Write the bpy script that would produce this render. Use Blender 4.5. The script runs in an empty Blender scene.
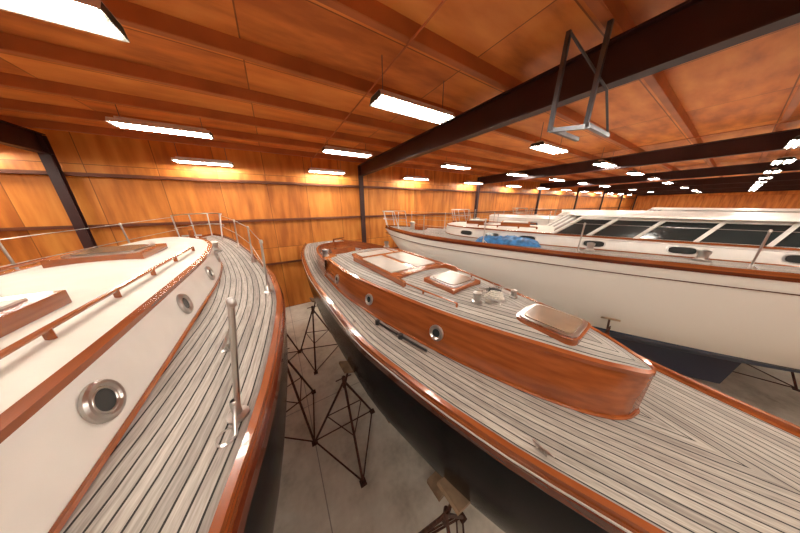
import bpy, bmesh, math, random
from mathutils import Vector, Matrix
random.seed(7)
S=bpy.context.scene
COL=S.collection
# ------------------------------------------------------------------ materials
def newmat(name):
    m=bpy.data.materials.new(name); m.use_nodes=True
    nt=m.node_tree; b=nt.nodes['Principled BSDF']
    return m,nt,b
def setp(b,col=None,rough=None,metal=None,coat=None,spec=None):
    if col is not None: b.inputs['Base Color'].default_value=(*col,1)
    if rough is not None: b.inputs['Roughness'].default_value=rough
    if metal is not None: b.inputs['Metallic'].default_value=metal
    if coat is not None:
        b.inputs['Coat Weight'].default_value=coat; b.inputs['Coat Roughness'].default_value=0.05
    if spec is not None: b.inputs['Specular IOR Level'].default_value=spec
def plain(name,col,rough=.5,metal=0,coat=None,var=.08,scale=6):
    m,nt,b=newmat(name); setp(b,col,rough,metal,coat)
    if var:
        tc=nt.nodes.new('ShaderNodeTexCoord'); n=nt.nodes.new('ShaderNodeTexNoise'); n.inputs['Scale'].default_value=scale
        r=nt.nodes.new('ShaderNodeValToRGB'); nt.links.new(tc.outputs['Object'],n.inputs['Vector'])
        nt.links.new(n.outputs['Fac'],r.inputs['Fac'])
        r.color_ramp.elements[0].position=.3; r.color_ramp.elements[1].position=.7
        r.color_ramp.elements[0].color=(*[c*(1-var) for c in col],1); r.color_ramp.elements[1].color=(*[min(1,c*(1+var)) for c in col],1)
        nt.links.new(r.outputs['Color'],b.inputs['Base Color'])
    return m
def math_node(nt,op,a,b=None,c=None):
    n=nt.nodes.new('ShaderNodeMath'); n.operation=op
    for i,v in enumerate((a,b,c)):
        if v is None: continue
        if isinstance(v,(int,float)): n.inputs[i].default_value=v
        else: nt.links.new(v,n.inputs[i])
    return n.outputs[0]
def mixrgb(nt,fac,a,b,blend='MIX'):
    n=nt.nodes.new('ShaderNodeMix'); n.data_type='RGBA'; n.blend_type=blend
    if isinstance(fac,(int,float)): n.inputs[0].default_value=fac
    else: nt.links.new(fac,n.inputs[0])
    for k,v in ((6,a),(7,b)):
        if isinstance(v,tuple): n.inputs[k].default_value=(*v,1)
        else: nt.links.new(v,n.inputs[k])
    return n.outputs[2]
def noise(nt,vec,scale,detail=3,vscale=None):
    if vscale:
        mp=nt.nodes.new('ShaderNodeMapping'); mp.inputs['Scale'].default_value=vscale
        nt.links.new(vec,mp.inputs['Vector']); vec=mp.outputs[0]
    n=nt.nodes.new('ShaderNodeTexNoise'); n.inputs['Scale'].default_value=scale; n.inputs['Detail'].default_value=detail
    nt.links.new(vec,n.inputs['Vector']); return n.outputs['Fac']
def ramp(nt,f,stops):
    r=nt.nodes.new('ShaderNodeValToRGB'); nt.links.new(f,r.inputs['Fac'])
    e=r.color_ramp.elements
    while len(e)<len(stops): e.new(.5)
    for i,(p,c) in enumerate(stops):
        e[i].position=p; e[i].color=(*c,1)
    return r.outputs['Color']
def teak(name,pitch=.05,base=(.43,.39,.34),dark=(.27,.235,.2),seam=(.02,.018,.016),sw=.14):
    m,nt,b=newmat(name); setp(b,rough=.62,spec=.3)
    tc=nt.nodes.new('ShaderNodeTexCoord'); uv=tc.outputs['UV']
    sp=nt.nodes.new('ShaderNodeSeparateXYZ'); nt.links.new(uv,sp.inputs[0])
    u=math_node(nt,'DIVIDE',sp.outputs[0],pitch)
    fl=math_node(nt,'FLOOR',u); fr=math_node(nt,'FRACT',u)
    s=math_node(nt,'LESS_THAN',fr,sw)
    wn=nt.nodes.new('ShaderNodeTexWhiteNoise'); wn.noise_dimensions='1D'; nt.links.new(fl,wn.inputs['W'])
    n1=noise(nt,uv,1,5,(70,3.0,1)); n2=noise(nt,uv,1,3,(1.5,1.2,1)); n3=noise(nt,uv,1,3,(160,14,1))
    n1=math_node(nt,'ADD',math_node(nt,'MULTIPLY',n1,.6),math_node(nt,'MULTIPLY',n3,.4))
    g=ramp(nt,n1,[(.36,dark),(.62,base)])
    v=math_node(nt,'MULTIPLY_ADD',wn.outputs['Value'],.35,.8)
    v2=math_node(nt,'MULTIPLY_ADD',n2,.55,.72)
    vv=math_node(nt,'MULTIPLY',v,v2)
    hs=nt.nodes.new('ShaderNodeHueSaturation'); nt.links.new(g,hs.inputs['Color']); nt.links.new(vv,hs.inputs['Value'])
    c=mixrgb(nt,s,hs.outputs[0],seam)
    nt.links.new(c,b.inputs['Base Color']); return m
def varnish(name,c1,c2,rough=.22,vscale=(9,.7,22)):
    m,nt,b=newmat(name); setp(b,rough=rough,coat=.6)
    tc=nt.nodes.new('ShaderNodeTexCoord')
    n1=noise(nt,tc.outputs['Object'],1,3,vscale)
    n2=noise(nt,tc.outputs['Object'],.6,1)
    a=math_node(nt,'ADD',math_node(nt,'MULTIPLY',n1,.7),math_node(nt,'MULTIPLY',n2,.3))
    nt.links.new(ramp(nt,a,[(.33,c1),(.67,c2)]),b.inputs['Base Color']); return m
def plywood(name,c1,c2,c3,axis,pw=1.22,ph=2.44,rough=.5,grain=(2,2,2)):
    m,nt,b=newmat(name); setp(b,rough=rough,spec=.35)
    tc=nt.nodes.new('ShaderNodeTexCoord'); o=tc.outputs['Object']
    sp=nt.nodes.new('ShaderNodeSeparateXYZ'); nt.links.new(o,sp.inputs[0])
    u=math_node(nt,'DIVIDE',sp.outputs[axis[0]],pw); v=math_node(nt,'DIVIDE',sp.outputs[axis[1]],ph)
    fu=math_node(nt,'FLOOR',u); fv=math_node(nt,'FLOOR',v)
    cx=nt.nodes.new('ShaderNodeCombineXYZ'); nt.links.new(fu,cx.inputs[0]); nt.links.new(fv,cx.inputs[1])
    wn=nt.nodes.new('ShaderNodeTexWhiteNoise'); wn.noise_dimensions='2D'; nt.links.new(cx.outputs[0],wn.inputs['Vector'])
    va=nt.nodes.new('ShaderNodeVectorMath'); va.operation='ADD'; nt.links.new(o,va.inputs[0]); nt.links.new(wn.outputs['Color'],va.inputs[1])
    n1=noise(nt,va.outputs[0],1,5,grain); n2=noise(nt,o,.8,3)
    f=math_node(nt,'ADD',math_node(nt,'MULTIPLY',n1,.6),math_node(nt,'ADD',math_node(nt,'MULTIPLY',n2,.25),math_node(nt,'MULTIPLY',wn.outputs['Value'],.15)))
    col=ramp(nt,f,[(.36,c1),(.5,c2),(.66,c3)])
    s1=math_node(nt,'LESS_THAN',math_node(nt,'FRACT',u),.012)
    s2=math_node(nt,'LESS_THAN',math_node(nt,'FRACT',v),.006)
    s=math_node(nt,'MAXIMUM',s1,s2)
    nt.links.new(mixrgb(nt,math_node(nt,'MULTIPLY',s,.7),col,(.10,.03,.01)),b.inputs['Base Color'])
    return m
def hullmat(name,top,boot,bottom,zw,rough=.08,tw=.06,spec=.5):
    m,nt,b=newmat(name); setp(b,rough=rough,spec=spec)
    tc=nt.nodes.new('ShaderNodeTexCoord'); sp=nt.nodes.new('ShaderNodeSeparateXYZ'); nt.links.new(tc.outputs['Object'],sp.inputs[0])
    a=math_node(nt,'GREATER_THAN',sp.outputs[2],zw); c=math_node(nt,'GREATER_THAN',sp.outputs[2],zw+tw)
    x=mixrgb(nt,a,bottom,boot); y=mixrgb(nt,c,x,top)
    nt.links.new(y,b.inputs['Base Color'])
    nt.links.new(math_node(nt,'MULTIPLY_ADD',a,rough-.6,.6),b.inputs['Roughness'])
    return m
def emis(name,col,s):
    m,nt,b=newmat(name); setp(b,(.9,.9,.9),.5)
    b.inputs['Emission Color'].default_value=(*col,1); b.inputs['Emission Strength'].default_value=s; return m

M_teak=teak('weathered_teak',.055,base=(.43,.39,.345),dark=(.215,.19,.165))
M_teak2=teak('weathered_teak_pale',.055,base=(.46,.425,.385),dark=(.25,.225,.20))
M_mah=varnish('varnished_mahogany',(.20,.048,.012),(.36,.098,.024))
M_mahd=varnish('dark_mahogany',(.07,.013,.006),(.13,.028,.010))
M_chrome=plain('stainless',(.55,.54,.52),.28,1,var=0)
M_black=plain('black_fitting',(.015,.015,.015),.4,var=0)
M_hullA=hullmat('black_topsides',(.003,.003,.005),(.02,.02,.022),(.022,.020,.019),1.38,.22,.05,.10)
M_hullB=hullmat('black_gloss_topsides',(.003,.003,.005),(.20,.04,.02),(.05,.02,.018),1.7,.2,.05,.12)
M_hullW=hullmat('white_topsides',(.80,.77,.71),(.04,.06,.12),(.05,.06,.1),1.35,.15)
M_white=plain('white_paint',(.78,.76,.72),.3,var=.03)
M_cream=plain('cream_deck_paint',(.66,.63,.56),.55,var=.05)
M_glass=plain('smoked_glass',(.03,.035,.035),.08,0,var=0)
M_glassb=plain('amber_glass',(.20,.13,.08),.25,0,var=.15)
M_panel=plain('hatch_panel',(.5,.47,.43),.35,var=.08)
M_rope=plain('rope',(.6,.57,.5),.9,var=.3,scale=60)
M_blue=plain('blue_tarp',(.03,.15,.36),.45,var=.6,scale=9)
M_wall=plywood('plywood_wall_stained',(.43,.125,.021),(.65,.22,.038),(.79,.33,.066),(0,2),1.22,2.44,grain=(5,5,.7))
M_wally=plywood('plywood_wall_stained_side',(.43,.125,.021),(.65,.22,.038),(.79,.33,.066),(1,2),1.22,2.44,grain=(5,5,.7))
M_ceil=plywood('plywood_ceiling_stained',(.46,.125,.028),(.72,.235,.052),(.85,.34,.085),(1,0),1.22,2.44,grain=(1.2,4,4))
M_purlin=plain('purlin_brown',(.46,.135,.037),.5,var=.2,scale=2)
M_girt=plain('girt_brown',(.16,.042,.014),.5,var=.2,scale=2)
M_steel=plain('maroon_steel',(.038,.010,.010),.5,var=.2,scale=3)
M_grey=plain('galvanised',(.12,.12,.13),.4,.7,var=.1)
M_rust=plain('rusty_pipe',(.085,.034,.022),.6,.3,var=.5,scale=20)
M_wood=plain('block_wood',(.30,.20,.12),.8,var=.25,scale=8)
M_fix=plain('fixture_white',(.75,.73,.68),.4,var=0)
M_refl=plain('fixture_reflector',(.045,.040,.030),.6,var=0)
M_tube=emis('fluorescent_tube',(1,.92,.80),78)
# concrete
M_floor,nt,b=newmat('concrete_floor'); setp(b,rough=.45,spec=.4)
tc=nt.nodes.new('ShaderNodeTexCoord'); o=tc.outputs['Object']
n1=noise(nt,o,.9,6); n2=noise(nt,o,14,4); n3=noise(nt,o,2.7,3)
f=math_node(nt,'ADD',math_node(nt,'MULTIPLY',n1,.5),math_node(nt,'ADD',math_node(nt,'MULTIPLY',n2,.15),math_node(nt,'MULTIPLY',n3,.35)))
col=ramp(nt,f,[(.33,(.38,.345,.28)),(.48,(.64,.60,.51)),(.64,(.80,.77,.68))])
sp=nt.nodes.new('ShaderNodeSeparateXYZ'); nt.links.new(o,sp.inputs[0])
j1=math_node(nt,'LESS_THAN',math_node(nt,'FRACT',math_node(nt,'DIVIDE',sp.outputs[0],3.6)),.004)
j2=math_node(nt,'LESS_THAN',math_node(nt,'FRACT',math_node(nt,'DIVIDE',sp.outputs[1],3.6)),.004)
col=mixrgb(nt,math_node(nt,'MULTIPLY',math_node(nt,'MAXIMUM',j1,j2),.6),col,(.12,.11,.09))
nt.links.new(col,b.inputs['Base Color'])
nt.links.new(math_node(nt,'MULTIPLY_ADD',n1,.5,.12),b.inputs['Roughness'])

# ------------------------------------------------------------------ mesh builder
class MB:
    def __init__(s): s.v=[];s.f=[];s.m=[];s.uv=[];s.mats=[]
    def mi(s,m):
        if m not in s.mats: s.mats.append(m)
        return s.mats.index(m)
    def pts(s,P,uvs=None):
        k=len(s.v)
        for i,p in enumerate(P):
            s.v.append(tuple(p)); s.uv.append(uvs[i] if uvs else (0,0))
        return k
    def face(s,ids,m): s.f.append(tuple(ids)); s.m.append(s.mi(m))
    def grid(s,P,m,UV=None,closeu=False,closev=False):
        R=len(P);C=len(P[0])
        k=s.pts([p for r in P for p in r],[u for r in UV for u in r] if UV else None)
        for i in range(R if closeu else R-1):
            for j in range(C if closev else C-1):
                a=k+i*C+j; b_=k+i*C+(j+1)%C; c=k+((i+1)%R)*C+(j+1)%C; d=k+((i+1)%R)*C+j
                s.face((a,b_,c,d),m)
    def box(s,c,d,m,R=None):
        P=[]
        for x in (-.5,.5):
            for y in (-.5,.5):
                for z in (-.5,.5):
                    p=Vector((x*d[0],y*d[1],z*d[2]))
                    if R: p=R@p
                    P.append(p+Vector(c))
        k=s.pts(P)
        for q in ((0,1,3,2),(4,6,7,5),(0,4,5,1),(2,3,7,6),(0,2,6,4),(1,5,7,3)): s.face([k+i for i in q],m)
    def tube(s,path,r,m,n=8,closed=False,caps=True):
        path=[Vector(p) for p in path]; L=len(path); rows=[]
        up=None
        for i,p in enumerate(path):
            if closed: t=path[(i+1)%L]-path[i-1]
            else: t=path[min(i+1,L-1)]-path[max(i-1,0)]
            t.normalize()
            if up is None:
                up=Vector((0,0,1)) if abs(t.z)<.9 else Vector((1,0,0))
            a=t.cross(up).normalized(); bb=a.cross(t).normalized(); up=bb
            rr=r[i] if isinstance(r,(list,tuple)) else r
            rows.append([p+a*math.cos(2*math.pi*j/n)*rr+bb*math.sin(2*math.pi*j/n)*rr for j in range(n)])
        k=len(s.v)
        s.grid(rows,m,closeu=closed,closev=True)
        if caps and not closed:
            s.face([k+j for j in range(n)],m); s.face([k+(L-1)*n+j for j in range(n)],m)
    def prism(s,out,z0,z1,m,mtop=None):
        n=len(out); 
        f0=z0 if callable(z0) else (lambda p:z0); f1=z1 if callable(z1) else (lambda p:z1)
        k=s.pts([(p[0],p[1],f0(p)) for p in out]+[(p[0],p[1],f1(p)) for p in out])
        for i in range(n): s.face((k+i,k+(i+1)%n,k+n+(i+1)%n,k+n+i),m)
        s.face([k+n+i for i in range(n)],mtop or m); s.face([k+i for i in reversed(range(n))],m)
    def torus(s,c,R,r,nrm,m,n=24):
        nrm=Vector(nrm).normalized(); a=nrm.orthogonal().normalized(); bb=nrm.cross(a)
        s.tube([Vector(c)+a*math.cos(2*math.pi*i/n)*R+bb*math.sin(2*math.pi*i/n)*R for i in range(n)],r,m,8,True)
    def disc(s,c,R,nrm,m,n=24):
        nrm=Vector(nrm).normalized(); a=nrm.orthogonal().normalized(); bb=nrm.cross(a)
        k=s.pts([Vector(c)+a*math.cos(2*math.pi*i/n)*R+bb*math.sin(2*math.pi*i/n)*R for i in range(n)])
        s.face([k+i for i in range(n)],m)
    def lathe(s,c,prof,m,n=20):
        c=Vector(c)
        rows=[[c+Vector((r*math.cos(2*math.pi*j/n),r*math.sin(2*math.pi*j/n),z)) for j in range(n)] for r,z in prof]
        s.grid(rows,m,closev=True)
    def done(s,name,parent=None,smooth=True,loc=(0,0,0),ang=35):
        me=bpy.data.meshes.new(name); me.from_pydata(s.v,[],s.f)
        for m in s.mats: me.materials.append(m)
        me.polygons.foreach_set('material_index',s.m)
        ul=me.uv_layers.new(name='UVMap')
        vi=[0]*len(me.loops); me.loops.foreach_get('vertex_index',vi)
        fl=[]
        for i in vi: fl+=[s.uv[i][0],s.uv[i][1]]
        ul.data.foreach_set('uv',fl)
        bm=bmesh.new(); bm.from_mesh(me); bmesh.ops.recalc_face_normals(bm,faces=bm.faces); bm.to_mesh(me); bm.free()
        me.validate()
        if smooth:
            me.polygons.foreach_set('use_smooth',[True]*len(me.polygons))
            me.set_sharp_from_angle(angle=math.radians(ang))
        ob=bpy.data.objects.new(name,me); COL.objects.link(ob); ob.location=loc
        if parent: ob.parent=parent
        return ob
def empty(name,loc=(0,0,0),rz=0):
    e=bpy.data.objects.new(name,None); COL.objects.link(e); e.location=loc; e.rotation_euler=(0,0,rz); e.empty_display_size=.3; return e
def curve(tab):
    tab=sorted(tab); X=[a for a,_ in tab]; Y=[b for _,b in tab]; n=len(X)
    d=[(Y[i+1]-Y[i])/(X[i+1]-X[i]) for i in range(n-1)]
    T=[d[0]]+[0 if d[i-1]*d[i]<=0 else 2*d[i-1]*d[i]/(d[i-1]+d[i]) for i in range(1,n-1)]+[d[-1]]
    def f(x):
        if x<=X[0]: return Y[0]
        if x>=X[-1]: return Y[-1]
        i=0
        while x>X[i+1]: i+=1
        h=X[i+1]-X[i]; t=(x-X[i])/h
        return (2*t**3-3*t*t+1)*Y[i]+(t**3-2*t*t+t)*h*T[i]+(-2*t**3+3*t*t)*Y[i+1]+(t**3-t*t)*h*T[i+1]
    return f
def cosp(a,b,n): return [a+(b-a)*(1-math.cos(math.pi*i/n))/2 for i in range(n+1)]
def rrect(cx,cy,w,h,p=5,n=32):
    o=[]
    for i in range(n):
        t=2*math.pi*i/n; c,s_=math.cos(t),math.sin(t)
        o.append((cx+w/2*math.copysign(abs(c)**(2/p),c),cy+h/2*math.copysign(abs(s_)**(2/p),s_)))
    return o

# ------------------------------------------------------------------ boat class
class Boat:
    def __init__(s,name,loc,rz,beam,sheer,bottom,camber=.06,full=.62):
        s.root=empty(name,loc,rz); s.b=curve(beam); s.zs=curve(sheer); s.zb=curve(bottom)
        s.y0=min(a for a,_ in beam); s.y1=max(a for a,_ in beam); s.cam=camber; s.full=full
    def e(s,y):
        k=abs((y-(s.y0+s.y1)/2)/((s.y1-s.y0)/2)); return s.full+.5*k**3
    def sec(s,y,th):
        b=s.b(y);zs=s.zs(y);zb=min(s.zb(y),zs-.02)
        return b*max(0,math.cos(th))**s.e(y), zs-(zs-zb)*math.sin(th)**1.05
    def hx(s,y,z):
        zs=s.zs(y);zb=s.zb(y); q=min(1,max(0,(zs-z)/(zs-zb)))**(1/1.05)
        th=math.asin(q); return s.sec(y,th)[0]
    def ys(s,n=70): return cosp(s.y0,s.y1,n)
    def dz(s,x,y):
        b=max(s.b(y),.05); return s.zs(y)+s.cam*(b/1.3)*(1-min(1,abs(x)/b)**2)
    def hull(s,mat,keel=None,km=None):
        m=MB(); Y=s.ys(); N=18
        for sg in (-1,1):
            P=[[(sg*s.sec(y,math.pi/2*j/N)[0],y,s.sec(y,math.pi/2*j/N)[1]) for j in range(N+1)] for y in Y]
            m.grid(P,mat)
        for yy in (s.y0,s.y1):
            if s.b(yy)>.06:
                L=[(-s.sec(yy,math.pi/2*j/N)[0],yy,s.sec(yy,math.pi/2*j/N)[1]) for j in range(N+1)]
                R=[(-p[0],p[1],p[2]) for p in L]; m.grid([L,R],mat)
        if keel:
            ka,kb,kz=keel
            rows=[]
            for i in range(9):
                t=i/8; a=ka-.15*(1-t); bb=kb+.5*(1-t)
                zt=s.zb((ka+kb)/2)+.15; z=zt+(kz-zt)*t; w=.13-.03*t
                rows.append([(w*math.sin(2*math.pi*j/28),(a+bb)/2+(bb-a)/2*math.cos(2*math.pi*j/28),z) for j in range(28)])
            k=len(m.v); m.grid(rows,mat,closev=True); m.face([k+8*28+j for j in range(28)],mat)
        return m.done('hull',s.root)
    def deck(s,mat,n=12):
        m=MB(); P=[];UV=[]
        for y in s.ys():
            b=s.b(y); P.append([]);UV.append([])
            for j in range(-n,n+1):
                t=j/n; P[-1].append((b*t,y,s.dz(b*t,y))); UV[-1].append((b*(1-abs(t))+.02,y))
        m.grid(P,mat,UV); return m.done('deck',s.root)
    def strip(s,m,oi,oo,zl,zh,mat,y0=None,y1=None,n=70):
        Y=cosp(s.y0 if y0 is None else y0,s.y1 if y1 is None else y1,n)
        for sg in (-1,1):
            P=[]
            for y in Y:
                b=s.b(y); xi=max(b-oi,.0); xo=b-oo if b-oo>0 else 0.0
                z=s.zs(y)
                P.append([(sg*xi,y,z+zl),(sg*xo,y,z+zl),(sg*xo,y,z+zh),(sg*xi,y,z+zh)])
            k=len(m.v); m.grid(P,mat,closev=True)
            m.face([k,k+1,k+2,k+3],mat); q=k+4*(len(Y)-1); m.face([q,q+1,q+2,q+3],mat)
    def trim(s,matc,matr,cov=.11,toe=.06,rub=True,matrub=None):
        m=MB(); s.strip(m,cov,.0,-.03,.014,matc); s.strip(m,.042,.008,.0,toe,matr)
        if rub: s.strip(m,.0,-.018,-.075,-.02,matrub or matr)
        m.done('toe_rail',s.root)
    def trunk(s,name,w,h,y0,y1,ms,mt,mtrim,inset=.08,cam=.09,n=60,topn=10,lip=.02,pitchoff=0):
        W=curve(w); H=h if callable(h) else (lambda y:h)
        Y=cosp(y0,y1,n); m=MB(); R=6
        for sg in (-1,1):
            P=[];T=[]
            for y in Y:
                ww=W(y); b0=s.dz(ww,y)-.03; zt=s.zs(y)+H(y)
                ins=lambda t: max(ww-inset*t,ww*.55)
                P.append([(sg*ins((j/R)**1.5),y,b0+(zt-b0)*j/R) for j in range(R+1)])
                wt=ins(1)
                T.append([(sg*(wt-.03),y,zt-.005),(sg*(wt+lip),y,zt-.012),(sg*(wt+lip),y,zt+.018),(sg*(wt-.03),y,zt+.022)])
            m.grid(P,ms); m.grid(T,mtrim,closev=True)
            m.tube([(sg*(W(y)+.006),y,s.dz(W(y),y)+.008) for y in Y],.014,mtrim,6)
        for yy in (y0,y1):
            if W(yy)>.03:
                ww=W(yy); b0=s.dz(ww,yy)-.03; zt=s.zs(yy)+H(yy); wt=max(ww-inset,ww*.55)
                P=[[(-ww+2*ww*j/8,yy,b0) for j in range(9)],[(-wt+2*wt*j/8,yy,zt+cam*(1-(2*j/8-1)**2)*min(1,wt/.5)) for j in range(9)]]
                m.grid(P,ms)
        P=[];UV=[]
        for y in Y:
            ww=W(y); wt=max(ww-inset,ww*.55); zt=s.zs(y)+H(y); P.append([]);UV.append([])
            for j in range(-topn,topn+1):
                t=j/topn; P[-1].append((wt*t,y,zt+.005+cam*min(1,wt/.5)*(1-t*t))); UV[-1].append((wt*(1-abs(t))+pitchoff,y))
        m.grid(P,mt,UV)
        m.done(name,s.root)
        def top(x,y):
            ww=W(y); wt=max(ww-inset,ww*.55); return s.zs(y)+H(y)+.005+cam*min(1,wt/.5)*(1-min(1,abs(x)/max(wt,.01))**2)
        def side(y,f):
            ww=W(y); b0=s.dz(ww,y)-.03; zt=s.zs(y)+H(y); return (ww-inset*f**1.5, b0+(zt-b0)*f)
        return W,top,side
def porthole(m,boat_side,y,f,sg,R=.075,gl=M_glass,ring=M_chrome):
    x,z=boat_side(y,f); x2,z2=boat_side(y+.05,f); x3,z3=boat_side(y,f+.1)
    a=Vector((x2-x,.05,z2-z)); b_=Vector((x3-x,0,z3-z)); n=b_.cross(a); 
    if n.x<0: n=-n
    n.normalize(); n=Vector((sg*n.x,n.y,n.z)); c=Vector((sg*x,y,z))+n*.008
    m.torus(c,R,.016,n,ring); m.disc(c+n*.004,R,n,gl); m.torus(c+n*.004,R*.72,.006,n,ring)
def hatch(m,cx,cy,w,h,z,mf,mg,t=.045,fw=.045,p=6):
    o=rrect(cx,cy,w,h,p); i=rrect(cx,cy,w-2*fw,h-2*fw,p)
    m.prism(o,z-.06,z+t,mf); m.prism(i,z,z+t+.008,mg)
def winch(m,c,s=1,mat=None):
    m.lathe(c,[(0.0,0),(.07*s,0),(.07*s,.02*s),(.05*s,.03*s),(.042*s,.07*s),(.055*s,.11*s),(.055*s,.13*s),(.03*s,.14*s),(0,.14*s)],mat or M_chrome)
def cleat(m,c,rz=0,s=1,mat=None):
    mat=mat or M_chrome; R=Matrix.Rotation(rz,3,'Z'); c=Vector(c)
    for q in (-.035,.035): m.tube([c+R@Vector((0,q*s,0)),c+R@Vector((0,q*s,.04*s))],.011*s,mat)
    m.tube([c+R@Vector((0,-.11*s,.055*s)),c+R@Vector((0,-.05*s,.043*s)),c+R@Vector((0,.05*s,.043*s)),c+R@Vector((0,.11*s,.055*s))],[.005*s,.012*s,.012*s,.005*s],mat)
    m.box(c+Vector((0,0,.003)),(.04*s,.11*s,.008),mat,R)
def stanchion(m,x,y,z,h=.6,lean=0):
    m.lathe((x,y,z),[(0,0),(.045,0),(.045,.012),(.02,.02),(.02,.09),(.0135,.1)],M_chrome,14)
    m.tube([(x,y,z+.01),(x+lean,y,z+h)],.0125,M_chrome,10)
    m.lathe((x+lean,y,z+h),[(.0125,-.03),(.018,-.025),(.018,0),(.010,.012),(0,.014)],M_chrome,10)
    m.tube([(x,y,z+.09),(x-.0,y-.11,z+.01)],.008,M_chrome,8)
def boat_stand(px,py,pz,cx,cy,apex=None,rot=0,r=.6):
    e=empty('boat_stand',(cx,cy,0),0); m=MB()
    p=Vector((px-cx,py-cy,pz)); az=apex or pz-.22
    A=Vector((0,0,az)); F=[Vector((r*math.cos(rot+2*math.pi*k/3),r*math.sin(rot+2*math.pi*k/3),.02)) for k in range(3)]
    for f in F:
        m.tube([A,f],.018,M_rust,8); m.box(f+Vector((0,0,-.008)),(.09,.09,.02),M_rust)
    for k in range(3): m.tube([F[k]+Vector((0,0,.02)),F[(k+1)%3]+Vector((0,0,.02))],.012,M_rust,6)
    G=[A.lerp(f,.55) for f in F]
    for k in range(3): m.tube([G[k],G[(k+1)%3]],.009,M_rust,6)
    m.lathe((0,0,az-.12),[(.028,0),(.028,.2)],M_rust,10)
    m.tube([Vector((0,0,az-.1)),p],.017,M_rust,8)
    m.tube([(-.12,0,az+.06),(.12,0,az+.06)],.009,M_rust,6)
    d=(p-Vector((0,0,az))).normalized()
    q=d.to_track_quat('Z','X').to_matrix()
    m.box(p,(.24,.24,.035),M_wood,q)
    m.done('frame',e)
    return e

# ------------------------------------------------------------------ room
H=4.0; VW=8.5; VB=-13.0; U0=-9.0; U1=46.7
def cz(v): return 5.56+.022*(VW-v)
BU=[3.26+7.24*k for k in range(-1,7)]
m=MB(); m.box(((U0+U1)/2,(VW+VB)/2,-.1),(U1-U0,VW-VB,.2),M_floor); m.done('floor',smooth=False)
m=MB(); m.box(((U0+U1)/2,VW+.06,2.9),(U1-U0,.12,5.8),M_wall); m.done('wall_far',smooth=False)
m=MB(); m.box(((U0+U1)/2,VB-.06,3.1),(U1-U0,.12,6.2),M_wall); m.done('wall_near',smooth=False)
m=MB(); m.box((U0-.06,(VW+VB)/2,3.1),(.12,VW-VB,6.2),M_wally); m.done('wall_left',smooth=False)
m=MB(); m.box((U1+.06,(VW+VB)/2,3.1),(.12,VW-VB,6.2),M_wally); m.done('wall_right',smooth=False)
m=MB(); k=m.pts([(U0,VW,cz(VW)),(U1,VW,cz(VW)),(U1,VB,cz(VB)),(U0,VB,cz(VB)),(U0,VW,cz(VW)+.1),(U1,VW,cz(VW)+.1),(U1,VB,cz(VB)+.1),(U0,VB,cz(VB)+.1)])
for q in ((0,1,2,3),(4,5,6,7),(0,1,5,4),(2,3,7,6),(1,2,6,5),(0,3,7,4)): m.face([k+i for i in q],M_ceil)
m.done('ceiling',smooth=False)
pu=empty('ceiling_purlins')
m=MB()
v=7.75
while v>VB:
    m.box(((U0+U1)/2,v,cz(v)-.07),(U1-U0,.03,.14),M_purlin)
    m.box(((U0+U1)/2,v+.03,cz(v)-.137),(U1-U0,.07,.012),M_purlin)
    v-=1.12
m.done('purlins',pu,smooth=False)
m=MB()
for z in (4.62,3.42,1.87):
    m.box(((U0+U1)/2,VW-.09,z),(U1-U0,.18,.02),M_girt); m.box(((U0+U1)/2,VW-.175,z+.035),(U1-U0,.012,.06),M_girt)
for z in (4.62,3.42,1.87): m.box(((U0+U1)/2,VB+.09,z),(U1-U0,.18,.05),M_girt)
m.done('trim_girts',smooth=False)
fr=empty('roof_frame_steel')
for u in BU:
    m=MB()
    for (w,za,zb_) in ((.16,0,.018),(.012,0,.40),(.16,.385,.40)):
        k=m.pts([(u+sx*w/2,v,cz(v)-.145-z) for v in (VW-.2,VB+.1) for sx in (-1,1) for z in (za,zb_)])
        for q in ((0,1,3,2),(4,5,7,6),(0,1,5,4),(2,3,7,6),(0,2,6,4),(1,3,7,5)): m.face([k+i for i in q],M_steel)
    zz=cz(VW)-.17
    m.box((u,VW-.31,zz/2),(.16,.016,zz),M_steel); m.box((u,VW-.20,zz/2),(.16,.016,zz),M_steel)
    m.box((u,VW-.255,zz/2),(.012,.12,zz),M_steel); m.box((u,VW-.25,.01),(.3,.3,.02),M_steel)
    m.done('frame',fr,smooth=False)
# ceiling bracket (steel angles)
e=empty('ceiling_hanger_bracket'); m=MB()
zt=cz(1.2)-.14
for (x,y) in ((2.72,1.27),(2.90,1.02)):
    m.box((x,y,(zt+4.74)/2),(.035,.006,zt-4.74),M_grey); m.box((x-.017,y+.017,(zt+4.74)/2),(.006,.035,zt-4.74),M_grey)
m.box((2.81,1.145,4.75),(.035,.34,.04),M_grey,Matrix.Rotation(.63,3,'Z'))
m.box((3.05,1.27,4.76),(.72,.035,.04),M_grey); m.box((3.20,1.02,4.76),(.66,.035,.04),M_grey)
m.tube([(2.72,1.27,zt-.02),(3.15,1.02,5.12),(3.5,1.02,4.78)],.012,M_grey,6)
m.done('angles',e,smooth=False)
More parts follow.
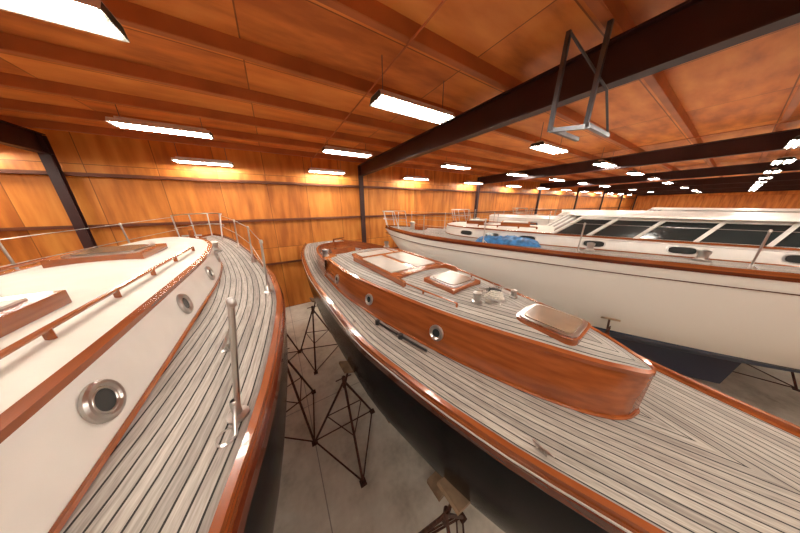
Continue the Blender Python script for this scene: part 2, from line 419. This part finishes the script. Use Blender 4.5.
# ------------------------------------------------------------------ fluorescent fixtures
fm=MB()
L=1.22
P=[[(x,-.17,-.02),(x,-.12,.05),(x,.12,.05),(x,.17,-.02)] for x in (-L/2,L/2)]
fm.grid([[(p[0],p[1],p[2]+.004) for p in r] for r in P],M_fix)
fm.grid(P,M_refl)
for x in (-L/2,L/2): fm.face([fm.pts([(x,-.17,-.02),(x,-.12,.05),(x,.12,.05),(x,.17,-.02)])+i for i in range(4)],M_refl)
fm.box((0,0,.075),(L*.9,.1,.04),M_fix)
fm.box((0,0,0.01),(L*.98,.05,.03),M_refl)
fixme=fm.done('housing',smooth=False); 
tb=MB()
for q in (-.13,-.055,.055,.13): tb.tube([(-L/2+.03,q,-.012),(L/2-.03,q,-.012)],.013,M_tube,6)
tubeo=tb.done('tubes')
hm,tm=fixme.data,tubeo.data
bpy.data.objects.remove(fixme); bpy.data.objects.remove(tubeo)
UL=[-5.4,-1.35]+[1.92+3.95*k for k in range(0,11)]
for vi,vv in enumerate((8.05,5.65,2.7,-.4,-3.4,-6.6)):
    for u in UL:
        z=H+(1.06 if vi==0 else 1.23)
        e=empty('fluorescent_light',(u,vv,z))
        for nm,me in (('housing',hm),('tubes',tm)):
            ob=bpy.data.objects.new(nm,me); COL.objects.link(ob); ob.parent=e
        c=MB()
        for x in (-.5,.5): c.tube([(x,0,.06),(x,0,cz(vv)-z)],.005,M_grey,5)
        c.done('hanger',e)
m=MB(); 
for u in (1.45,9.3): m.tube([(u,VW-.1,cz(VW)-.16),(u,VB+.2,cz(VB)-.16)],.01,M_purlin,6)
m.done('trim_conduit')

# ------------------------------------------------------------------ centre sailboat
A=Boat('sailboat',(1.98,0,0),math.radians(4.0),
  [(7.5,.66),(7.2,.78),(6.6,.95),(5.7,1.10),(4.0,1.24),(2.14,1.26),(1.23,1.14),(.4,.96),(0,.83),(-1,.5),(-2,.14),(-2.4,.02)],
  [(7.5,2.66),(5,2.53),(3,2.5),(1.5,2.5),(0,2.55),(-1.2,2.66),(-2.4,2.82)],
  [(7.5,2.15),(6.8,1.8),(6,1.4),(5,1.08),(4,.92),(2.5,.86),(1,.95),(0,1.2),(-1,1.7),(-1.9,2.28),(-2.4,2.78)],full=.48)
A.hull(M_hullA,(.9,4.6,.16)); A.deck(M_teak); A.trim(M_mah,M_mah,.075,.045,matrub=M_mahd)
m=MB(); A.strip(m,0,-.006,-.020,-.008,M_cream); m.done('cove_stripe',A.root)
cw=[(.0,.0),(.03,.11),(.125,.23),(.4,.385),(.72,.50),(1.2,.635),(1.75,.76),(2.5,.88),(3.3,.95),(4.3,.93)]
W,top,side=A.trunk('cabin_trunk',cw,curve([(0,.38),(.6,.42),(2,.41),(4.3,.36)]),0,4.3,M_mah,M_teak2,M_mah,.10,.10)
m=MB(); CW=curve([(4.28,.93),(5.0,.87),(5.6,.76),(6.0,.6),(6.2,.42),(6.3,.2),(6.33,0)])
Y=[4.28+(6.33-4.28)*math.sin(math.pi/2*i/30) for i in range(31)]
for sg in (-1,1):
    P=[]
    for y in Y:
        w=CW(y); wi=max(w-.045,0); zz=A.zs(y); hh=.36-.10*(y-4.28)/2.05
        yy=y-(.045 if w<.05 else 0)
        P.append([(sg*w,y,zz-.01),(sg*w*.985,y,zz+hh),(sg*wi*.985,yy,zz+hh),(sg*wi,yy,zz-.01)])
    m.grid(P,M_mah,closev=True)
m.done('cockpit_coaming',A.root)
m=MB(); P=[];UV=[]
for y in Y:
    w=max(CW(y)-.03,0); P.append([(w*t/8,y,A.zs(y)+.075) for t in range(-8,9)]); UV.append([(w*(1-abs(t)/8),y) for t in range(-8,9)])
m.grid(P,M_teak,UV)
for sg in (-1,1): m.box((sg*.55,4.9,A.zs(5)+.12),(.34,1.1,.14),M_mah)
m.box((0,5.75,A.zs(5.7)+.14),(.7,.25,.14),M_mah)
m.box((0,4.335,A.zs(4.3)+.2),(.55,.04,.44),M_mahd)
m.tube([(0,6.6,A.zs(6.6)+.02),(0,6.45,A.zs(6.6)+.3),(0,5.6,A.zs(6)+.5)],[.03,.028,.02],M_mah)
m.done('cockpit',A.root,ang=30)
m=MB()
z=top(0,3.0)-.03
m.box((0,2.95,z+.0),(1.0,1.25,.10),M_mah)
for x in (-.25,.25): m.box((x,2.95,z+.052),(.40,.95,.02),M_panel)
for x in (-.52,.52): m.box((x,2.85,z+.02),(.04,1.6,.09),M_mah)
m.box((0,2.30,z+.02),(1.0,.05,.09),M_mah)
m.box((0,3.75,top(0,3.8)-.03),(.85,.5,.09),M_mah); m.box((0,3.75,top(0,3.8)+.015),(.7,.36,.02),M_panel)
z=top(0,1.6)-.01; m.box((0,1.72,z),(.52,.5,.09),M_mah); hatch(m,0,1.72,.46,.44,z+.03,M_chrome,M_glassb,.03,.03)
z=top(0,.62)-.02; hatch(m,0,.60,.44,.46,z,M_mah,M_mah,.03,.02); hatch(m,0,.60,.40,.42,z+.02,M_chrome,M_glassb,.025,.03)
m.done('hatches',A.root,ang=30)
m=MB()
z=top(.1,1.15)
winch(m,(-.22,1.2,z-.01),.8); winch(m,(.18,1.02,z),.6)
cleat(m,(-.12,1.05,z),.4,.9); cleat(m,(.05,1.28,z),1.2,.9); cleat(m,(.25,1.22,z),.2,.8)
for k in range(5): m.torus((-.02+.01*k,1.13,z+.012+.012*k),.09-.008*k,.008,(0.05*k,.1,1),M_rope,20)
for k in range(4): m.torus((.12,1.2,z+.012+.012*k),.06,.008,(0.1*k,.1,1),M_black,16)
m.box((0,1.12,z-.005),(.34,.05,.02),M_chrome)
m.lathe((0,1.13,z-.01),[(0,0),(.1,0),(.1,.02),(.06,.03),(.06,.05),(0,.05)],M_chrome)
for sg in (-1,1):
    for y,f in ((3.55,.5),(2.45,.52),(1.35,.52)): porthole(m,side,y,f,sg,.066)
    for k,(y,dx) in enumerate(((2.1,0),(1.7,0))):
        x=sg*(W(y)+.09); m.tube([(x,y,A.dz(x,y)+.03),(sg*(W(y-.35)+.09),y-.35,A.dz(x,y-.35)+.03)],.013,M_black,8)
        m.lathe((x,y,A.dz(x,y)),[(0,0),(.03,0),(.03,.05),(.018,.06),(0,.06)],M_black,12)
    for y in (2.35,.30,-.9,5.5): cleat(m,(sg*(A.b(y)-.14),y,A.zs(y)+.02),0,.55)
    m.tube([(sg*(.62*W(y)),y,top(.62*W(y),y)+.04) for y in (1.3,1.6,1.9,2.2)],.010,M_mah,8)
    for y in (1.3,1.75,2.2): m.tube([(sg*.62*W(y),y,top(.62*W(y),y)-.01),(sg*.62*W(y),y,top(.62*W(y),y)+.04)],.012,M_mah,8)
    winch(m,(sg*.80,4.6,A.zs(4.6)+.36),1.1)
m.lathe((0,7.0,A.dz(0,7)),[(0,0),(.06,0),(.05,.05),(.02,.08),(0,.08)],M_chrome)
cleat(m,(.3,7.15,A.dz(.3,7.1)),0,.9); cleat(m,(-.3,7.15,A.dz(.3,7.1)),0,.9)
m.done('deck_hardware',A.root)

# ------------------------------------------------------------------ left sailboat
B=Boat('sailboat',(-1.5,0,0),0,
  [(-3,.05),(-2,.48),(-1,.82),(0,1.10),(.585,1.22),(1.05,1.33),(1.6,1.40),(2.34,1.45),(3.1,1.40),(3.96,1.26),(5.2,.98),(6.3,.66),(7.2,.28),(7.6,.03)],
  [(-3,3.1),(0,3.0),(3,3.0),(5,3.03),(7.6,3.14)],
  [(-3,2.9),(-2,2.3),(-1,1.9),(0,1.5),(2,1.2),(4,1.3),(5.5,1.8),(6.7,2.4),(7.6,3.1)],full=.5)
B.hull(M_hullB,(.8,4.2,.16)); B.deck(M_teak2); B.trim(M_mah,M_mah,.055,.045,matrub=M_mahd)
cw=[(-1.6,.60),(0,.74),(1.5,.79),(3,.78),(4.0,.70),(4.6,.54),(4.9,.34),(5.02,.0)]
W,top,side=B.trunk('cabin_trunk',cw,.36,-1.6,5.02,M_white,M_cream,M_mah,.06,.10)
m=MB()
for sg in (-1,1):
    for y in (4.0,3.1,2.2,1.2,.1): porthole(m,side,y,.55,sg,.075,M_glass,M_chrome)
    for y in (1.02,2.62,4.2,5.6,-.6):
        stanchion(m,sg*(B.b(y)-.12),y,B.zs(y)+.01,.6,sg*.09 if y<2 else sg*.03)
    for zz in (.32,.6):
        m.tube([(sg*(B.b(y)-.12+.03*zz/.6),y,B.zs(y)+zz) for y in (2.62,4.2,5.6,6.7)],.005,M_chrome,6)
    cleat(m,(sg*1.08,1.65,B.dz(1.08,1.65)),0,1.1)
    m.lathe((sg*1.170,.93,B.zs(.9)),[(.042,0),(.042,.012),(.034,.018),(.030,.008),(0,.008)],M_chrome,20)
    m.tube([(sg*.55,y,top(.55,y)+.05) for y in (.5,1.5,2.5,3.6)],.014,M_mah,8)
    for y in (.5,1.0,1.5,2.0,2.5,3.0,3.6): m.tube([(sg*.55,y,top(.55,y)-.01),(sg*.55,y,top(.55,y)+.05)],.016,M_mah,8)
pp=[]
for t in range(13):
    a=math.pi*t/12; pp.append((.42*math.cos(a),6.6+.95*math.sin(a),B.zs(7)+.62))
m.tube(pp,.013,M_chrome,8); m.tube([(p[0],p[1]-.04,p[2]-.28) for p in pp],.011,M_chrome,8)
for t in (0,3,6,9,12): m.tube([pp[t],(pp[t][0]*.85,pp[t][1]-.12,B.zs(7)+.02)],.013,M_chrome,8)
winch(m,(0,5.9,B.dz(0,5.9)),1.6); m.box((0,6.2,B.dz(0,6.2)+.06),(.22,.3,.14),M_mah)
winch(m,(.42,5.25,B.dz(.4,5.25)),1.5)
m.tube([(.12,5.4,B.dz(0,5.4)),(.12,5.4,B.dz(0,5.4)+.42)],[.05,.04],M_mah,8); m.tube([(-.02,5.4,B.dz(0,5.4)+.32),(.26,5.4,B.dz(0,5.4)+.32)],.014,M_chrome)
m.done('deck_hardware',B.root)
m=MB(); z=top(0,3.3); m.box((0,3.4,z),(.6,.6,.1),M_mah); hatch(m,0,3.4,.5,.5,z+.03,M_chrome,M_glassb,.03,.04)
m.box((0,1.4,z),(.8,1.1,.1),M_mah); m.box((0,1.4,z+.05),(.66,.9,.02),M_panel)
m.done('hatches',B.root,ang=30)

# ------------------------------------------------------------------ white yachts
def white_boat(loc,rz,pilot=False):
    C=Boat('pilothouse_yacht' if pilot else 'sailboat',loc,rz,
      [(6.5,.02),(6.0,.36),(5.3,.72),(4.5,1.02),(3.45,1.28),(2,1.47),(0,1.6),(-3,1.5),(-6,.95)],
      [(6.5,3.12),(4,3.03),(1,3.02),(-3,3.02),(-6,3.08)],
      [(6.5,3.0),(6.0,2.5),(5.3,1.9),(4.3,1.4),(2.5,1.1),(0,.95),(-3,1.1),(-5,1.9),(-6,2.4)])
    C.hull(M_hullW,(-2.5,2.8,.16)); C.deck(M_teak2); C.trim(M_mah,M_mah,.06,.045,matrub=M_mahd)
    m=MB(); C.strip(m,.0,-.012,-.26,-.245,M_mahd); m.done('cove_stripe',C.root)
    if not pilot:
        cw=[(-3.5,.95),(-1,1.0),(1,.98),(2.5,.85),(3.4,.66),(3.8,.42),(3.95,.2),(4.0,0)]
        W,top,side=C.trunk('cabin_trunk',cw,.30,-3.5,4.0,M_white,M_cream,M_mah,.06,.08)
    else:
        cw=[(-4,1.0),(-1,1.08),(1,1.05),(3,.95),(4.2,.75),(4.7,.4),(4.8,0)]
        W,top,side=C.trunk('cabin_trunk',cw,.42,-4,4.8,M_white,M_white,M_white,.06,.08)
    m=MB()
    for sg in (-1,1):
        for y in ((3.0,2.3,1.5,.3,-.9,-2.1) if not pilot else (3.6,2.9)):
            for (ss,mt,dx) in ((1.0,M_chrome,.004),(.86,M_glass,.012)):
                q=[]
                for i in range(24):
                    t=2*math.pi*i/24; c_,s_=math.cos(t),math.sin(t)
                    yy=y+.175+.19*ss*math.copysign(abs(c_)**.6,c_); f=.52+.24*ss*math.copysign(abs(s_)**.6,s_)
                    xx,zz=side(yy,f); q.append((sg*(xx+dx),yy,zz))
                k=m.pts(q); m.face([k+i for i in range(24)],mt)
        YS=(5.6,4.4,2.6,.8,-1.2,-3.2,-5)
        for y in YS:
            stanchion(m,sg*(C.b(y)-.08),y,C.zs(y)+.01,.6)
        for zz in (.32,.6):
            m.tube([(sg*(C.b(y)-.08),y,C.zs(y)+zz) for y in YS],.0035,M_chrome,5)
        if not pilot:
            HY=(1.5,1.9,2.4,2.9)
            m.tube([(sg*.55,y,top(.55,y)+.05) for y in HY],.015,M_mah,8)
            for y in HY: m.tube([(sg*.55,y,top(.55,y)-.02),(sg*.55,y,top(.55,y)+.05)],.017,M_mah,8)
            winch(m,(sg*1.15,.55,C.dz(1.1,.55)),1.2); winch(m,(sg*1.15,-.9,C.dz(1.1,-.9)),1.3)
    pp=[]
    for t in range(13):
        a=math.pi*t/12; pp.append((.4*math.cos(a),5.85+.75*math.sin(a),C.zs(6)+.6))
    m.tube(pp,.014,M_chrome,8); m.tube([(p[0],p[1]-.04,p[2]-.28) for p in pp],.012,M_chrome,8)
    for t in (0,3,6,9,12): m.tube([pp[t],(pp[t][0]*.8,pp[t][1]-.15,C.zs(6)+.02)],.014,M_chrome,8)
    winch(m,(0,5.3,C.dz(0,5.3)),1.8)
    m.done('deck_hardware',C.root)
    m=MB()
    if not pilot:
        for (y,l,w) in ((3.05,.5,.5),(2.0,.7,.65)):
            z=top(0,y)-.01; m.box((0,y,z+.03),(w,l,.12),M_mah); m.box((0,y,z+.10),(w-.1,l-.1,.02),M_panel)
    m.box((0,4.95,C.dz(0,4.95)+.05),(.4,.3,.12),M_mah)
    m.done('hatches',C.root,smooth=False)
    m=MB()
    if pilot:
        zb=C.zs(0)+.05; zt=zb+.62
        ya,yb=2.75,-2.6; wb,wt=1.12,1.0
        yat,ybt=2.1,-2.7; g0=.3; pr=.05; posts=(0,.16,.33,.5,.67,.84,1)
    else:
        zb=C.zs(0)+.27; zt=zb+.44
        ya,yb=1.25,-3.2; wb,wt=.90,.80
        yat,ybt=.70,-3.25; g0=.12; pr=.035; posts=(0,.14,.3,.47,.64,.82,1)
    def pt(sg,t,v,w=0):
        return Vector((sg*(wb+(wt-wb)*v+w),(ya+(yb-ya)*t)*(1-v)+(yat+(ybt-yat)*t)*v,zb+(zt-zb)*v))
    for sg in (-1,1):
        m.grid([[pt(sg,t,0),pt(sg,t,g0)] for t in (0,.5,1)],M_white)
        m.grid([[pt(sg,t,g0,-.01),pt(sg,t,.92,-.01)] for t in (0,.5,1)],M_glass)
        m.grid([[pt(sg,t,.86),pt(sg,t,1)] for t in (0,.5,1)],M_white)
        for t in posts: m.tube([pt(sg,t,0),pt(sg,t,1)],pr,M_white,4)
        if not pilot: m.tube([pt(sg,0,.06,.01),pt(sg,1,.06,.01)],.018,M_mah,6)
    for (t,) in ((0,),(1,)):
        a,b_,c,d=pt(-1,t,0),pt(1,t,0),pt(1,t,g0),pt(-1,t,g0); k=m.pts([a,b_,c,d]); m.face([k,k+1,k+2,k+3],M_white)
        a,b_,c,d=pt(-1,t,g0),pt(1,t,g0),pt(1,t,1),pt(-1,t,1); k=m.pts([a,b_,c,d]); m.face([k,k+1,k+2,k+3],M_glass)
        for f in (.33,.67): m.tube([pt(-1,t,0).lerp(pt(1,t,0),f),pt(-1,t,1).lerp(pt(1,t,1),f)],pr,M_white,4)
    P=[]
    yc=(yat+ybt)/2; hl=(yat-ybt)/2+.18
    for y in cosp(yc-hl,yc+hl,24):
        q=min(1,abs((y-yc)/hl)); w=(wt+.07)*(1-q**8)**.5
        P.append([(w*math.sin(math.pi/2*j/8),y,zt+.08*math.cos(math.pi/2*j/8)) for j in range(-8,9)])
    m.grid(P,M_white)
    P=[[(p[0],p[1],zt-.02) for p in r] for r in P]; m.grid(P,M_white)
    m.done('pilothouse' if pilot else 'doghouse',C.root,ang=30)
    return C,top
W1,top1=white_boat((6.75,1.41,0),math.radians(27))
m=MB()
P=[]
rr=random.Random(3)
ty,tx=2.10,-1.08
for i in range(19):
    row=[]
    for j in range(11):
        a=i/18*2-1; b_=j/10*2-1; hgt=max(0,(1-a*a)*(1-b_*b_))**.4*.15*(1+.7*(rr.random()-.5))
        row.append((tx-.06*a+.22*b_, ty+.72*a, W1.dz(1.1,ty)+hgt))
    P.append(row)
m.grid(P,M_blue); o_=m.done('tarp',W1.root,ang=60)
W2,_=white_boat((10.1,1.3,0),math.radians(22),True)
W3,_=white_boat((15.2,1.2,0),math.radians(20),False)

def kblock(boat,ys):
    e=empty('keel_block',(0,0,0)); m=MB()
    R=Matrix.Rotation(boat.root.rotation_euler[2],3,'Z')
    for y in ys:
        p=boat.root.location+R@Vector((0,y,0))
        m.box((p.x,p.y,.04),(1.1,.25,.08),M_wood,R); m.box((p.x,p.y,.1195),(.6,.2,.079),M_wood,R)
    m.done('timbers',e,smooth=False)
kblock(A,(1.3,2.6,4.2)); kblock(B,(1.2,2.5,3.9))
for w in (W1,W2,W3): kblock(w,(-2,0,2.4))
def stand_for(boat,y,z,sg,rot=0,out=.12,r=.62):
    x=boat.hx(y,z); R=Matrix.Rotation(boat.root.rotation_euler[2],3,'Z')
    p=boat.root.location+R@Vector((sg*(x+.02),y,z)); c=boat.root.location+R@Vector((sg*(x+out),y,0))
    boat_stand(p.x,p.y,z,c.x,c.y,None,rot,r)
for y,rot in ((.75,.3),(2.6,.5),(5.1,.2)):
    zz=1.5 if y<1 else (1.6 if y<5 else 1.65)
    stand_for(A,y,zz,-1,rot,.12); stand_for(A,y,zz,1,rot+1)
for y,rot in ((3.4,.9),(.9,.1),(5.3,.2)):
    stand_for(B,y,1.8 if y<5 else 2.2,1,rot); stand_for(B,y,1.8 if y<5 else 2.2,-1,rot)
for w in (W1,W2,W3):
    for y in (3.5,0,-3.5):
        for sg in (-1,1): stand_for(w,y,1.75,sg,.4)

# ------------------------------------------------------------------ world, camera
w=bpy.data.worlds.new('World'); S.world=w; w.use_nodes=True
w.node_tree.nodes['Background'].inputs[0].default_value=(.8,.7,.6,1); w.node_tree.nodes['Background'].inputs[1].default_value=.1
S.view_settings.view_transform='Standard'; S.view_settings.look='None'; S.view_settings.exposure=.22
cd=bpy.data.cameras.new('Camera'); cam=bpy.data.objects.new('Camera',cd); COL.objects.link(cam)
cd.lens=9.0; cd.sensor_width=36; cd.clip_start=.02; cd.clip_end=200
cam.location=(0,0,H); cam.rotation_euler=(math.radians(90-17.6),0,math.radians(-31.8))
S.camera=cam
